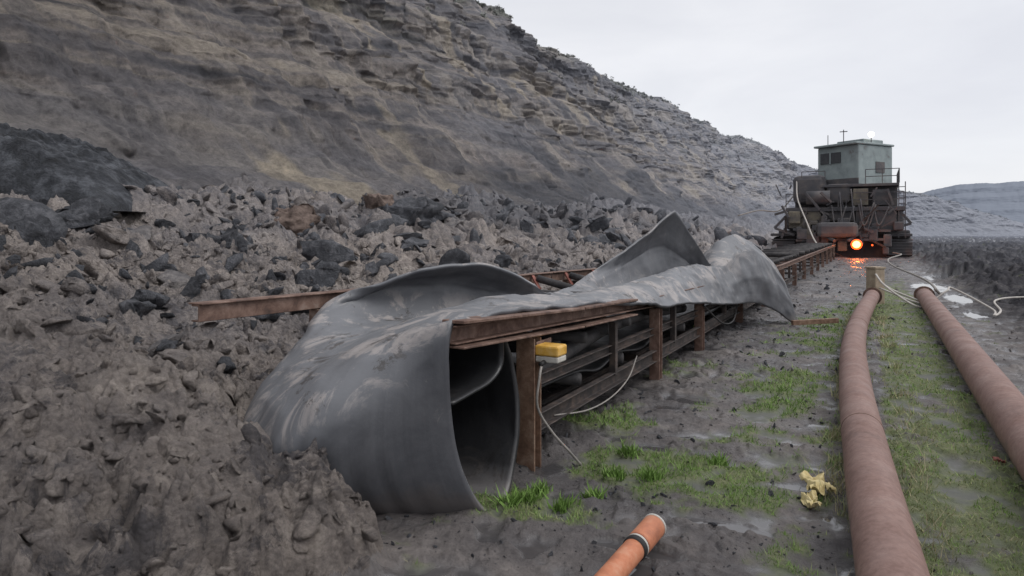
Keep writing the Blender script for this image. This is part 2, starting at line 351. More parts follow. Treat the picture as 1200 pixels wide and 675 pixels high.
fin(sub('ground',~fm),'ground',kind='structure')
fin(sub('spoil_heap',fm),'heap',False,kind='structure')
# ------------------------------------------------------------------ HILLSIDE
def lerp(a,b,f): return a+(np.asarray(b)-a)*f[...,None]
def loft(name,toe,crest,mat,ns,amp=1.,spacing=None,seed=0,back=60,vegz=.95,flat=0.):
    toe=cr1(np.array(toe,float),24); crest=cr1(np.array(crest,float),24)
    d=np.concatenate([[0],np.cumsum(np.linalg.norm(np.diff(crest,axis=0),axis=1))])
    q=spacing*d[-1]
    toe=np.stack([np.interp(q,d,toe[:,i]) for i in range(3)],-1); crest=np.stack([np.interp(q,d,crest[:,i]) for i in range(3)],-1)
    crest[:,2]+=amp*(2.2*fbm(q/38,q*0,4,seed+71)+1.3*fbm(q/9,q*0,5,seed+72))*np.clip(crest[:,2]/20,0,1)
    s=np.linspace(0,1,ns)
    kx=[0,.2,.42,.5,.62,.72,.80,.88,1]
    a=np.interp(s,kx,[0,.25,.49,.545,.68,.745,.85,.90,1]); hgt=np.interp(s,kx,[0,.13,.355,.45,.585,.71,.795,.90,1])
    P=toe[:,None,:]*(1-a[None,:,None])+crest[:,None,:]*a[None,:,None]
    P[:,:,2]=toe[:,None,2]+(crest[:,None,2]-toe[:,None,2])*hgt[None,:]
    L=np.repeat(q[:,None],ns,1); Zc=P[:,:,2].copy(); Sg=np.repeat(s[None,:],len(q),0)
    out=toe-crest; out[:,2]=0; out/=np.linalg.norm(out,axis=1)[:,None]
    env=sm(Sg/.12)
    warp=fbm(L/45,Zc/30,3,seed+50)*3+.6*fbm(L/6,Zc/6,3,seed+51)-.03*(L-60)
    zz=Zc+warp
    upz=sm((Sg-.10)/.45)
    f1=(zz/6.1)%1; f2=((zz+.6*fbm(L/14,Zc/9,2,seed+4))/2.05)%1; f3=((zz+.3*fbm(L/5,Zc/5,2,seed+5))/.75)%1
    saw=lambda f: np.where(f<.84,f/.84,(1-f)/.16)
    gull=ridged(L/17+.15*fbm(L/9,Zc/20,2,seed+9)*6,Zc/60,4,seed+61); gul2=ridged(L/5+.6*fbm(L/5,Zc/8,2,seed+10),Zc/40,3,seed+67)
    disp=amp*( 3.0*ridged(L/40,Zc/50,4,seed+60)-2.2*np.clip(gull,-.2,1)**2-.7*np.clip(gul2,0,1)**2+.5*ridged(L/3,Zc/6,4,seed+63)+.9*fbm(L/3.6,Zc/3.0,7,seed+62,.6)+.4*clod(L/1.6,Zc/1.2,seed+69)*sm(fbm(L/8,Zc/6,3,seed+74)*3+.3)
        + upz*(1.7*saw(f1)*sm(fbm(L/35,Zc/9,3,seed+65)*2+.5)+.75*saw(f2)*sm(fbm(L/14,Zc/4,3,seed+66)*2.5+.42)+.35*saw(f3)*sm(fbm(L/7,Zc/3,3,seed+68)*2.5+.42)))
    P+=out[:,None,:]*(disp*env)[:,:,None]
    P[:,:,2]+=amp*(.6*fbm(L/9,Sg*9,4,seed+70)+.3*fbm(L/2.2,Sg*40,4,seed+73))*env
    C=np.zeros(L.shape+(3,))+np.array([.300,.262,.238])
    b1=fbm(L/90,zz/2.4,4,seed+20); b2=fbm(L/60,zz/.8,3,seed+22); big=fbm(L/26,Zc/14,4,seed+24)
    C=lerp(C,(.41,.35,.28),sm((b1-.04)/.15)*.7)
    C=lerp(C,(.165,.153,.157),sm((-b1-.03)/.14)*.75)
    C=lerp(C,(.125,.116,.12),sm((b2-.08)/.1)*.7*(.35+.65*upz))
    C=lerp(C,(.40,.345,.28),sm((-b2-.13)/.1)*.5)
    C=lerp(C,(.205,.204,.225),sm((big-.02)/.22)*.6)
    st=fbm(L/2.0+.03*Zc,Zc/16,6,seed+26,.58); C=lerp(C,(.46,.40,.335),sm((st-.06)/.14)*sm((fbm(L/20,Zc/25,3,seed+27)+.15)/.25)*.55)
    C=lerp(C,(.13,.123,.13),sm((-st-.09)/.12)*.55)
    for lev,th_ in ((.20,.2),(.27,.25),(.34,.22),(.44,.35),(.55,.3),(.64,.5),(.73,.35),(.82,.8),(.90,1.0),(.95,.6)):
        zl_=toe[:,None,2]+(crest[:,None,2]-toe[:,None,2])*lev
        k=np.exp(-((zz-zl_)/th_)**2)*sm(fbm(L/22,L*0+lev*9,4,seed+int(lev*100))*3+.45)
        C=lerp(C,(.06,.058,.065),np.clip(k*1.4,0,1)*.88)
    pt=fbm(L/6,Zc/9,4,seed+29); C=lerp(C,(.52,.44,.33),sm((pt-.26)/.08)*.7)
    dk=sm((.36-Sg+.26*fbm(L/12,Zc/6,5,seed+30))/.12)*sm((L-62)/20)
    C=lerp(C,(.065,.066,.075),dk*.88)
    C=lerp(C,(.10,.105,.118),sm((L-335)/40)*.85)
    C*= (1+.3*fbm(L/.9,Zc/.7,5,seed+32,.6))[...,None]
    nb=14; last=P[:,-1,:]; B=[]
    for j in range(1,nb+1):
        f=(j/nb)**1.6; q2=last-out*f*back; q2[:,2]=last[:,2]+f*back*.02+.6*fbm(L[:,0]/7,L[:,0]*0+j*.7,4,seed+80)*min(1,j/3)-f*f*back*.10; B.append(q2)
    P=np.concatenate([P,np.stack(B,1)],1)
    veg=sm((Sg-vegz+.2*fbm(L/18,Sg*6,4,seed+90))/.06); veg=np.maximum(veg,sm((fbm(L/22,Sg*5,5,seed+93)-.25)/.15)*.4*sm((Sg-.45)/.2))
    vc=np.array([.15,.15,.10])*(1+.5*fbm(L/1.5,Zc/1.5,4,seed+95))[...,None]
    C=C*(1-veg[...,None])+vc*veg[...,None]
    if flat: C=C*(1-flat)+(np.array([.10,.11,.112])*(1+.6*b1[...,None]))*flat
    C=np.concatenate([C,np.repeat(C[:,-1:],nb,1)],1); C=np.clip(C,.01,.7); C=np.concatenate([C,np.ones(C.shape[:2]+(1,))],-1)
    ob=grid(name,P,{'rockcol':C.reshape(-1,4)})
    fin(ob,mat,kind='structure'); return P
ut=W
toe=[ut(13,-40,1),ut(13,0,1),ut(13.5,40,1.0),ut(14,90,.8),ut(14,150,0),ut(13,210,-1),ut(10,255,-1),ut(0,285,-1),ut(-14,310,-1),ut(-36,340,-1),ut(-75,372,-1),ut(-105,410,-1)]
cre=[ut(52,-40,33),ut(50,0,33),ut(50,40,33),ut(50,90,34),ut(50,150,36),ut(50,210,38),ut(47,262,39),ut(37,300,36),ut(20,325,29),ut(-12,350,22),ut(-48,385,11),ut(-86,425,0)]
q=np.concatenate([np.linspace(0,.09,60)[:-1],.09+.91*np.linspace(0,1,1350)**1.6])
HP=loft('hillside',toe,cre,'hill',460,1.,q,0)
def XY(px,d,z): return ((px-600)/782*d,d,z)
toe2=[XY(960,640,-2),XY(1050,600,-2),XY(1085,580,-2),XY(1120,560,-2),XY(1200,520,-2),XY(1300,470,-2),XY(1500,400,-2)]
cre2=[XY(960,760,30),XY(1050,730,38),XY(1090,700,46),XY(1130,670,50),XY(1200,640,50),XY(1330,600,54),XY(1500,560,56)]
loft('distant_hill',toe2,cre2,'far',140,.8,np.linspace(0,1,300),200,flat=1.)
V=[]
npr=HP.shape[0]
for i in range(900):
    a=rng.integers(80,npr-60); j=rng.integers(435,470) if rng.random()<.85 else rng.integers(320,440)
    c_=HP[a,min(j,HP.shape[1]-1)]; r0=rng.uniform(.2,.6)*(1+ .8*(rng.random()<.08))
    for _ in range(24):
        d=rng.normal(size=3); d/=np.linalg.norm(d); o=c_+d*r0*rng.uniform(.3,1)*np.array([1,1,.8])+np.array([0,0,.4*r0])
        e1=rng.normal(size=3)*.12*(1+r0*.5); e2=rng.normal(size=3)*.12*(1+r0*.5)
        V+= [o-e1,o+e2,o+e1]
F3=np.arange(len(V)).reshape(-1,3)
fin(from_arrays('shrubs',np.array(V),F3),'leaf',False,kind='stuff')
# ------------------------------------------------------------------ ROCKS
def rock_geo(seed,sub=2,cuts=10,stretch=(1,1,1),rough=.0,lo=.3,hi=.75):
    rd=random.Random(seed); bm=bmesh.new(); bmesh.ops.create_icosphere(bm,subdivisions=sub,radius=1)
    pl=[]
    for i in range(cuts):
        v=Vector((rd.gauss(0,1),rd.gauss(0,1),rd.gauss(0,1))).normalized(); pl.append((v,rd.uniform(lo,hi)))
    for v in bm.verts:
        for n,d in pl:
            k=v.co.dot(n)-d
            if k>0: v.co-=n*k
        if rough: v.co+=v.co.normalized()*rough*(mnoise.fractal(v.co*3.5+Vector((seed,0,0)),.5,2.2,6))
        v.co=Vector((v.co.x*stretch[0],v.co.y*stretch[1],v.co.z*stretch[2]))
    V=np.array([v.co[:] for v in bm.verts]); F=np.array([[v.index for v in f.verts] for f in bm.faces]); bm.free(); return V,F
base=[rock_geo(i,2,7,(1,random.uniform(.5,1),random.uniform(.25,.75)),.12,.2,.6) for i in range(14)]
def scatter(name,N,thr,rmin,rmax,smin,smax,mound,mat,pw=2.2,umin=-99):
    r=np.exp(rng.uniform(math.log(rmin),math.log(rmax),N)); a=np.radians(rng.uniform(thr[0],thr[1],N)); x=r*np.sin(a); y=r*np.cos(a)
    z,m_,g,p=H(x,y); ok=(m_>.6) if mound else ((m_<.3)&(p<.3)); u,t=UT(x,y); ok&=(u<19)&(u>umin)
    x,y,z,r=x[ok],y[ok],z[ok],r[ok]; s=smin*(smax/smin)**(rng.random(len(x))**pw)*(r/5)**.75
    cm=coalm(x,y); VV=[];FF=[];o=0;AA=[]
    for i in range(len(x)):
        v,f=base[i%14]; q_=rng.normal(size=(3,3)); q_,_=np.linalg.qr(q_)
        w=(v*s[i])@q_.T; w+=np.array([x[i],y[i],z[i]+s[i]*.02]); VV.append(w); FF.append(f+o); o+=len(v); AA.append(np.full(len(v),cm[i]))
    return fin(from_arrays(name,np.concatenate(VV),np.concatenate(FF),{'coal':np.concatenate(AA)}),mat,False,kind='stuff')
scatter('rubble',22000,(-48,30),2.5,50,.010,.16,True,'heap',2.3)
scatter('coal_rubble',5000,(-48,38),4.5,60,.015,.20,True,'coal',2.0,4)
scatter('gravel',5000,(-10,46),2.8,30,.005,.030,False,'greyrock')
scatter('coal_gravel',2500,(-12,30),3.2,40,.008,.05,False,'coal')
def rock(name,label,cat,x,y,sz,mat,seed,stretch=(1,1,.7),rot=0,sink=.25,sub=4,cuts=12,group=None,rough=.22,zz=None):
    V,F=rock_geo(seed,sub,cuts,stretch,rough,.3,.7); V=V*sz*1.1
    ob=from_arrays(name,V,F,{'coal':np.zeros(len(V))}); fin(ob,mat,False); z=Hs(x,y) if zz is None else zz
    ob.location=(x,y,z+sz*stretch[2]*(.55-sink)); ob.rotation_euler=(random.uniform(-.5,.5),random.uniform(-.5,.5),rot)
    ob['label']=label; ob['category']=cat
    if group: ob['group']=group
    return ob
rock('boulder','brown blocky boulder half sunk in the spoil heap','boulder',-5.1,15.9,.7,'brownrock',3,(1,.7,.75),.3)
rock('boulder','large dark grey boulder on the spoil heap','boulder',-3.2,22,1.4,'coal',5,(1.3,.8,.7),.2,.25)
rock('boulder','brown upright boulder beside the dark one','boulder',-4.4,22.4,.9,'brownrock',8,(.7,.7,1.),.2,.25)
rock('boulder','dark slaty boulder among mud clods','boulder',-7.6,11.6,.7,'coal',9,(1.3,.7,.55),.5)
n=200; g1=np.linspace(-1,1,n); A,Bq=np.meshgrid(g1,g1,indexing='ij')
cx,cy=-11.0,15.4
oX=cx+A*3.5; oY=cy+Bq*2.2-A*.3
prof=np.clip(1-(np.abs(A+.3)/1.2)**1.7,0,1)*np.clip(1-np.abs(Bq)**2.4,0,1)
tl=(Bq*.9+A*.25+.25*fbm(A*2,Bq*2,3,90))*4.; stp=(np.floor(tl)+sm((tl%1-.75)/.25))/4.
hz=prof**.55*(1.12+.16*fbm(A*3,Bq*3,5,93)+.20*clod(A*2.2+Bq*.5,Bq*2.6,95)+.12*clod(A*5,Bq*5,96)+.06*fbm(A*16,Bq*16,3,97)-.22*(stp-.2)+.14*ridged(A*1.2+Bq*2,Bq*3-A*3,4,91))
zb=float(np.median(H(oX,oY)[0]))
oZ=zb-.5+hz*1.45
ob=grid('coal_outcrop',np.stack([oX,oY,oZ],-1)); fin(ob,'outcrop',False,label='low mound of dark layered coal at the slope foot',category='rock outcrop')
for i in range(170):
    if i<50:
        r=math.exp(random.uniform(math.log(6),math.log(30))); a=math.radians(random.uniform(-38,2)); x=r*math.sin(a); y=r*math.cos(a); s=random.uniform(.10,.25)*(r/7)**.8; mt=random.choice(['coal','greyrock','heap','coal'])
    else:
        x,y,_=W(random.uniform(4,13.5),random.uniform(1,50),0); s=random.choice([.15,.2,.25,.3,.3,.4,.5,.7])*random.uniform(.8,1.2); mt='coal'
    u,t=UT(x,y)
    if u<edge(t)+.8 or u>14 or x/y<-.76: continue
    rock('boulder',{'coal':'dark slaty lump of coal on the spoil heap','greyrock':'grey angular rock on the spoil heap','heap':'brown clay block bedded in the spoil heap'}[mt],'boulder',x,y,s,mt,100+i,(1.35,.85,random.choice([.4,.55,.7])),random.uniform(0,3),.4,3,8,'rocks strewn over the spoil heap')
# ------------------------------------------------------------------ CONVEYOR FRAME
def zr(t): return float(np.interp(t,[-1.1,.3,2.5,6,13,46],[1.17,1.08,1.0,.93,.82,.95]))
def zl(t): return float(np.interp(t,[-1.3,8,13,46],[1.24,1.10,.96,.95]))
ce=thing('conveyor','long rusty steel belt conveyor frame standing in mud','conveyor',W(1.1,0,0))
def chain(name,u,ts,zf,w,h,mat,kind,flip=False,**kw):
    for a,b_ in zip(ts[:-1],ts[1:]):
        beam(name,W(u,a+.015,zf(a)),W(u,b_-.015,zf(b_)),w,h,mat,kind,ce,flip,**kw)
post_t=[0,3.4,5.7,9.1,12.5,15.9,19.3,22.7,26.1,29.5,32.9,36.3,39.7,43.1]
chain('side_rail',0,[-1.1,3.4,9.1,15.9,22.7,29.5,36.3,45],lambda t:zr(t)-.02,.09,.12,'rust','C')
chain('side_rail',2.2,[-1.3,.9,5.0,9.1,15.9,22.7,29.5,36.3,45],lambda t:zl(t)-.06,.09,.13,'rust','C',True)
chain('rail_flange',2.2,[-1.3,.9,5.0,9.1],lambda t:zl(t)+.012,.16,.014,'rust','box')
chain('rail_cap',-.02,[-1.1,.9,2.4],lambda t:zr(t)+.065,.17,.022,'rust','box')
chain('rail_flange',-.03,[-1.1,.9,2.4],lambda t:zr(t)-.095,.15,.016,'rust','box')
chain('lower_rail',.0,[.12,3.4,9.1,15.9,22.7,29.5],lambda t:.30,.07,.14,'rustd','C')
chain('middle_rail',.03,[.12,3.4,9.1,15.9],lambda t:.62-.008*t,.06,.09,'rustd','C')
chain('lower_rail',.45,[.1,5.7],lambda t:.16,.07,.09,'rustd','C')
chain('lower_rail',2.2,[.1,9.1,22.7],lambda t:.32,.07,.10,'rustd','C',True)
chain('middle_rail',2.17,[.1,9.1,22.7],lambda t:.62,.06,.09,'rustd','C',True)
tube('return_pipe',[W(.22,-.1,.50),W(.20,2,.76),W(.24,4,.74),W(.34,6,.6)],.075,'roller',14,4,parent=ce)
tube('return_pipe',[W(.75,-.1,.42),W(.7,3,.4),W(.75,6,.42)],.05,'rustd',14,4,parent=ce)
for i,t in enumerate(post_t):
    z0=Hs(*W(0,t,0)[:2])-.12
    beam('post',W(.0,t,z0 if i else -.1),W(.0,t,zr(t)-.11),.13 if i else .16,.12,'rusto' if i==0 else 'rust','I',ce)
    beam('post',W(2.2,t,.1),W(2.2,t,zl(t)-.13),.12,.12,'rust','I',ce)
    zo=.25 if i==0 else 0
    beam('cross_beam',W(.07,t+.09,zr(t)-.16-zo),W(2.13,t+.09,zl(t)-.20-zo),.08,.11,'rustd','C',ce)
    beam('cross_beam',W(.04,t+.1,.22),W(2.16,t+.1,.26),.08,.09,'rustd','C',ce)
    if 0<i<8: beam('stub_post',W(.0,t-1.5,.34),W(.0,t-1.5,zr(t)-.10),.07,.07,'rustd','L',ce)
beam('gusset_plate',W(-.075,-.02,zr(0)-.22),W(-.075,.24,zr(0)-.22),.012,.16,'rust','box',ce)
ti=1.9
while ti<44:
    zb=(zr(ti)+zl(ti))/2
    if ti<22:
        tube('roller',[W(.72,ti,zb-.08),W(1.48,ti,zb-.08)],.06,'roller',14,parent=ce)
        tube('roller',[W(1.52,ti,zb-.07),W(2.05,ti,zb+.05)],.055,'roller',14,parent=ce)
        tube('roller',[W(.68,ti,zb-.07),W(.12,ti,zb+.06)] if ti>10 else [W(.68,ti,zb-.11),W(.12,ti,zb-.11)],.055,'roller',14,parent=ce)
        beam('idler_bracket',W(.08,ti+.02,zb-.17),W(2.12,ti+.02,zb-.17),.07,.05,'rust','L',ce)
        beam('idler_bracket',W(1.98,ti-.08,zb-.10),W(2.13,ti-.02,zb+.09),.05,.025,'red','box',ce,bev=0)
    else:
        tube('roller',[W(.15,ti,zb+.05),W(2.05,ti,zb+.05)],.09,'roller',10,parent=ce)
    ti+=1.2 if ti<22 else 2.4
for t in (1.2,2.4,3.9,5.1):
    tube('return_roller',[W(.08,t,.42),W(2.1,t,.42)],.06,'roller',14,parent=ce)
for k,t in enumerate((.7,1.3,1.9,2.6,4.2,4.9)):
    tube('hanging_roller',[W(.06,t,.80),W(.9,t,.74)],.055,'roller',12,parent=ce)
# ------------------------------------------------------------------ BELT
def row(t,us,zs): 
    tt=t if hasattr(t,'__len__') else [t]*7
    return [W(a,b_,c_) for a,b_,c_ in zip(us,tt,zs)]
U1=[-.02,.33,.68,1.0,1.32,1.56,1.72]
rows=[
 row([-.40]*7,U1,[1.02,1.02,.96,.86,.80,.80,.80]),
 row([-.31]*7,[-.03]+U1[1:],[.82,.82,.78,.72,.68,.68,.68]),
 row([-.32,-.28,-.25,-.25,-.25,-.25,-.25],[-.07]+U1[1:],[.55,.52,.5,.5,.5,.5,.5]),
 row([-.46,-.42,-.42,-.4,-.4,-.4,-.4],[-.12]+U1[1:],[.24,.2,.2,.2,.2,.25,.3]),
 row([-.68,-.74,-.82,-.86,-.82,-.7,-.6],[-.16]+U1[1:],[.01,-.04,-.06,-.04,0,.1,.15]),
 row([-.90,-1.05,-1.22,-1.26,-1.14,-.94,-.72],[-.15,.30,.66,1.0,1.32,1.58,1.74],[.02,-.05,-.07,-.05,.02,.12,.18]),
 row([-1.01,-1.26,-1.48,-1.54,-1.40,-1.14,-.84],[-.08,.30,.66,1.0,1.35,1.64,1.82],[.22,.14,.07,.07,.12,.18,.24]),
 row([-1.09,-1.38,-1.64,-1.69,-1.53,-1.24,-.90],[-.03,.29,.64,1.0,1.37,1.69,1.88],[.52,.43,.31,.27,.28,.32,.36]),
 row([-1.13,-1.37,-1.62,-1.62,-1.46,-1.17,-.84],[-.02,.29,.64,1.01,1.39,1.72,1.92],[.92,.78,.59,.49,.47,.48,.50]),
 row([-1.09,-1.20,-1.36,-1.36,-1.18,-.94,-.66],[-.02,.32,.68,1.05,1.42,1.75,1.95],[1.19,1.04,.86,.74,.70,.69,.68]),
 row([-.85,-.86,-.86,-.86,-.76,-.61,-.38],[-.02,.32,.70,1.08,1.45,1.79,1.97],[1.22,1.16,1.03,.90,.86,.86,.85]),
 row([-.3]*4+[-.28,-.2,-.05],[-.02,.33,.74,1.12,1.50,1.84,1.98],[1.19,1.18,1.12,1.01,.98,1.06,1.15]),
 row([.35]*7,[-.02,.33,.72,1.08,1.50,1.78,1.50],[1.16,1.19,1.17,1.00,.96,1.24,1.41]),
 row([.9]*7,[-.02,.28,.62,.94,1.32,1.52,1.14],[1.12,1.15,1.15,.97,.93,1.29,1.50]),
 row([1.35,1.35,1.35,1.35,1.35,1.35,1.30],[-.02,.22,.48,.74,1.06,1.24,.92],[1.10,1.12,1.13,.99,.94,1.22,1.43]),
 row([1.8]*7,[-.04,.18,.40,.60,.84,.98,.86],[1.08,1.11,1.11,1.02,.99,1.10,1.24]),
 row([2.5]*7,[-.10,.12,.36,.58,.78,.92,1.0],[1.00,1.12,1.12,1.04,1.02,1.03,1.05]),
 row([3.3]*7,[-.13,.08,.34,.60,.84,1.0,1.1],[.90,1.10,1.12,1.04,1.02,1.04,1.08]),
 row([4.2]*7,[-.14,.08,.32,.58,.86,1.04,1.12],[.84,1.08,1.16,1.00,.98,1.12,1.26]),
 row([5.2]*7,[-.15,.05,.3,.56,.86,1.02,.95],[.76,1.04,1.22,.98,1.00,1.32,1.58]),
 row([5.8]*7,[-.16,.02,.22,.48,.78,.90,.74],[.70,1.02,1.24,.98,1.02,1.50,1.88]),
 row([6.3,6.3,6.3,6.3,6.3,6.3,6.35],[-.17,-.02,.18,.42,.68,.76,.56],[.64,.98,1.26,1.00,1.06,1.57,2.15]),
 row([6.8,6.8,6.8,6.8,6.7,6.75,6.85],[-.2,-.06,.12,.32,.46,.52,.36],[.60,.92,1.20,1.04,1.06,1.34,1.66]),
 row([7.3]*7,[-.25,-.14,.02,.24,.40,.40,.20],[.56,.88,1.16,1.16,1.02,1.08,1.26]),
 row([7.9]*7,[-.36,-.32,-.14,.16,.42,.44,.10],[.54,.98,1.40,1.60,1.34,1.16,1.38]),
 row([8.5]*7,[-.50,-.50,-.34,-.02,.30,.30,-.10],[.46,.96,1.46,1.74,1.54,1.34,1.60]),
 row([9.0]*7,[-.74,-.68,-.54,-.28,-.02,.04,-.24],[.26,.74,1.20,1.52,1.52,1.44,1.62]),
 row([9.4,9.38,9.3,9.3,9.3,9.3,9.3],[-1.0,-.92,-.78,-.58,-.4,-.34,-.36],[-.02,.38,.80,1.16,1.34,1.42,1.48]),
 row([9.75,9.8,9.8,9.8,9.8,9.8,9.8],[-.96,-.82,-.66,-.48,-.3,-.15,-.02],[-.03,.3,.62,.9,1.05,1.12,1.1]),
]
G=np.array(rows); Ba=cr2(G,16,16,0.); Bb=cr2(G,16,16,.7)
wf=sm((np.arange(Ba.shape[0])/16.-17)/3)[:,None,None]; B=Ba*(1-wf)+Bb*wf
n1,n2=B.shape[:2]
du_=np.gradient(B,axis=0); dv_=np.gradient(B,axis=1); Nn=np.cross(du_,dv_); Nn/=np.linalg.norm(Nn,axis=2)[:,:,None]+1e-9
al=np.repeat(np.concatenate([[0],np.cumsum(np.linalg.norm(np.diff(B[:,n2//2],axis=0),axis=1))])[:,None],n2,1); acr=np.repeat(np.linspace(0,1,n2)[None,:],n1,0)
front=np.exp(-((al-2.1)/.75)**2)
ribs=.008*np.sin(acr*100+2*fbm(acr*4,al*.5,2,6))*np.exp(-((acr-.32)/.24)**2)*np.exp(-((al-1.9)/.55)**2)
wr=.022*fbm(acr*3,al*.8,3,3)+ribs+.030*ridged(acr*1.5+al*.9,al*.7-acr*2.0,2,17)*(1-.5*front)+.012*ridged(acr*4+al*1.6,al*1.1-acr*3,2,27)*(1-.7*front)
B=B+Nn*(wr*sm(al/.6))[:,:,None]
be=thing('conveyor_belt','loose grey rubber conveyor belt, buckled and draped over frame','conveyor belt',W(1,-1,0))
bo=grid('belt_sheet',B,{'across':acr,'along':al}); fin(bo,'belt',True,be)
so=bo.modifiers.new('s','SOLIDIFY'); so.thickness=.034; so.offset=0
def sheet(name,rows,th_,al1):
    B2=cr2(np.array(rows),8,8); n1,n2=B2.shape[:2]
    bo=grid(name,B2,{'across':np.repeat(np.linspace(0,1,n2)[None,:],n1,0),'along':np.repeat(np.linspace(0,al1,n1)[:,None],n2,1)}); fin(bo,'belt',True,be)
    so=bo.modifiers.new('s','SOLIDIFY'); so.thickness=th_; so.offset=0
sheet('belt_inner_fold',[row([-1.08,-1.20,-1.25,-1.25,-1.1,-.9,-.6],U1,[.72,.68,.58,.5,.48,.48,.48]),
 row([-.85]*7,U1,[.74,.7,.62,.55,.5,.5,.5]),row([-.6]*7,U1,[.77,.74,.66,.6,.55,.55,.55]),row([-.45]*7,U1,[.86,.84,.78,.7,.64,.64,.64]),row([-.44]*7,U1,[1.05,1.03,.95,.84,.78,.78,.78])],.020,.9)  # short along range, so the fold takes the painted interior shade
U2=[.12,.45,.8,1.1,1.4,1.7,2.0]
sheet('belt_return_strand',[row([a_]*7,U2,[h+.03*k for k in range(7)]) for a_,h in ((-.1,.50),(1.2,.48),(1.8,.40),(2.4,.48),(3.2,.40),(3.9,.48),(5.1,.48),(7,.42),(9,.5),(12,.45),(16,.5))],.02,.9)
# ------------------------------------------------------------------ CONTROL BOX + CABLES
cb=thing('control_box','small yellow control box with white base on a post','control box',W(-.14,.05,.84))
def rbox(name,c,dims,mat,parent,yaw=0.0,bev=.01,tilt=0,**kw):
    bm=bmesh.new(); bmesh.ops.create_cube(bm,size=1)
    for v in bm.verts: v.co=Vector((v.co.x*dims[0],v.co.y*dims[1],v.co.z*dims[2]))
    R_=Matrix.Translation(Vector(c))@Matrix.Rotation(yaw,4,'Z')@Matrix.Rotation(tilt,4,'X'); bmesh.ops.transform(bm,matrix=R_,verts=bm.verts)
    me=bpy.data.meshes.new(name); bm.to_mesh(me); bm.free(); ob=bpy.data.objects.new(name,me); fin(ob,mat,False,parent,**kw)
    if bev: mo=ob.modifiers.new('b','BEVEL'); mo.width=bev; mo.segments=2
    return ob
ya=-math.atan2(.478,.878)
rbox('box_lid',W(-.17,.04,.90),(.20,.17,.08),'yellow',cb,ya,.015)
rbox('box_body',W(-.17,.04,.835),(.19,.16,.045),'white',cb,ya,.01)
rbox('mounting_bracket',W(-.09,.04,.80),(.06,.1,.02),'rust',cb,ya,.003)
tube('cable_gland',[W(-.16,-.06,.82),W(-.16,-.12,.81)],.018,'black',10,parent=cb)
tube('cable',[W(-.16,-.1,.81),W(-.17,-.16,.72),W(-.15,-.15,.5),W(-.2,0,.28),W(-.28,.15,.1),W(-.33,.25,-.02)],.010,'cable',8,6,label='thin grey cable hanging from the control box to mud',category='cable')
tube('cable',[W(.02,.5,.26),W(-.08,1.0,.20),W(-.09,1.6,.19),W(-.06,2.2,.26),W(-.02,2.6,.42)],.007,'cable',8,6,label='short slack cable drooping along the conveyor frame',category='cable')
tube('cable',[W(-.08,5.6,.7),W(-.2,6.4,.35),W(-.22,7.3,.3),W(-.1,8.4,.6)],.012,'black',8,6,label='dark cable sagging beneath the folded belt',category='cable')
# ------------------------------------------------------------------ PIPES
def pipe(label,pts,r,zs):
    path=[(x,y,z) for (x,y),z in zip(pts,zs)]
    e=thing('steel_pipe',label,'pipe',path[0],group='long steel pipes laid beside the conveyor')
    pp=cr1(path,14)
    s=obj_from('pipe_wall',[tube_geo(pp,r,40,False)]); fin(s,'pipe',True,e); mo=s.modifiers.new('s','SOLIDIFY'); mo.thickness=.012; mo.offset=-1
    for i in range(18,len(pp)-4,30):
        d=pp[i+1]-pp[i]; d/=np.linalg.norm(d)
        tube('weld_seam',[pp[i]-d*.006,pp[i]+d*.006],r+.003,'rust',40,parent=e)
    d=pp[-1]-pp[-2]; d/=np.linalg.norm(d)
    fl=obj_from('end_flange',[tube_geo([pp[-1]-d*.05,pp[-1]-d*.02],r+.05,40,True)]); fin(fl,'rust',False,e)
    return e
pipe('long rusty brown steel pipe lying on grassy mud',[(.6,.2),(1.25,2.0),(1.80,3.15),(2.42,4.5),(3.62,7.03),(5.02,9.8),(6.7,12.8),(8.75,16.2)],.160,[.14,.15,.15,.15,.15,.16,.18,.25])
pipe('thick rusty steel pipe lying beside wet coal mud',[(1.0,-.2),(2.95,3.2),(4.2,5.5),(7.0,10.6),(10.5,17.0)],.185,[.17,.17,.17,.18,.19])
pe=thing('wooden_post','short weathered wooden post at the pipe end','post',(9.2,16.9,0))
rbox('post_shaft',(9.2,16.9,.40),(.30,.30,.95),'wood',pe,.3,.015)
rbox('post_cap',(9.2,16.9,.90),(.34,.34,.05),'wood',pe,.3,.01)
tube('hose',[(9.05,16.6,.75),(9.0,16.2,.55),(9.05,15.6,.3),(9.25,15.2,.1),(9.9,15.6,.06),(10.1,16.4,.08),(9.75,17.0,.3),(9.3,16.9,.55)],.024,'hose',10,8,label='pale hose looped around the wooden post',category='hose')
tube('hose',[(9.2,16.7,.4),(9.7,15.8,.12),(10.15,15.6,.42),(10.5,15.9,.46),(10.5,14.6,.12),(9.9,13.7,.09),(10.4,14.2,.13),(11.3,15.6,.2),(12.3,16,.24),(14,15.6,.24),(17,16.5,.24)],.022,'hose',10,8,label='pale hose trailing across dark wet mud',category='hose')
tube('cable',[(10.4,16.4,.4),(11.2,17.5,.2),(13,21,.3),(15.4,27,.45),(17.5,31,.55),(21,36,.6),(24,42,.5)],.035,'cable',8,8,label='grey cable running over wet mud to the machine',category='cable')
oe=thing('orange_pipe','broken orange plastic pipe with black sealing ring','plastic pipe',(.6,3.5,0))
a=np.array([.27,3.0,.05]); b_=np.array([.82,3.84,.11]); d=(b_-a)/np.linalg.norm(b_-a)
s=obj_from('pipe_wall',[tube_geo([a,a+.5*(b_-a),b_],.060,28,False)]); fin(s,'orange',True,oe); mo=s.modifiers.new('s','SOLIDIFY'); mo.thickness=.008; mo.offset=-1
c0=a+(b_-a)*.70
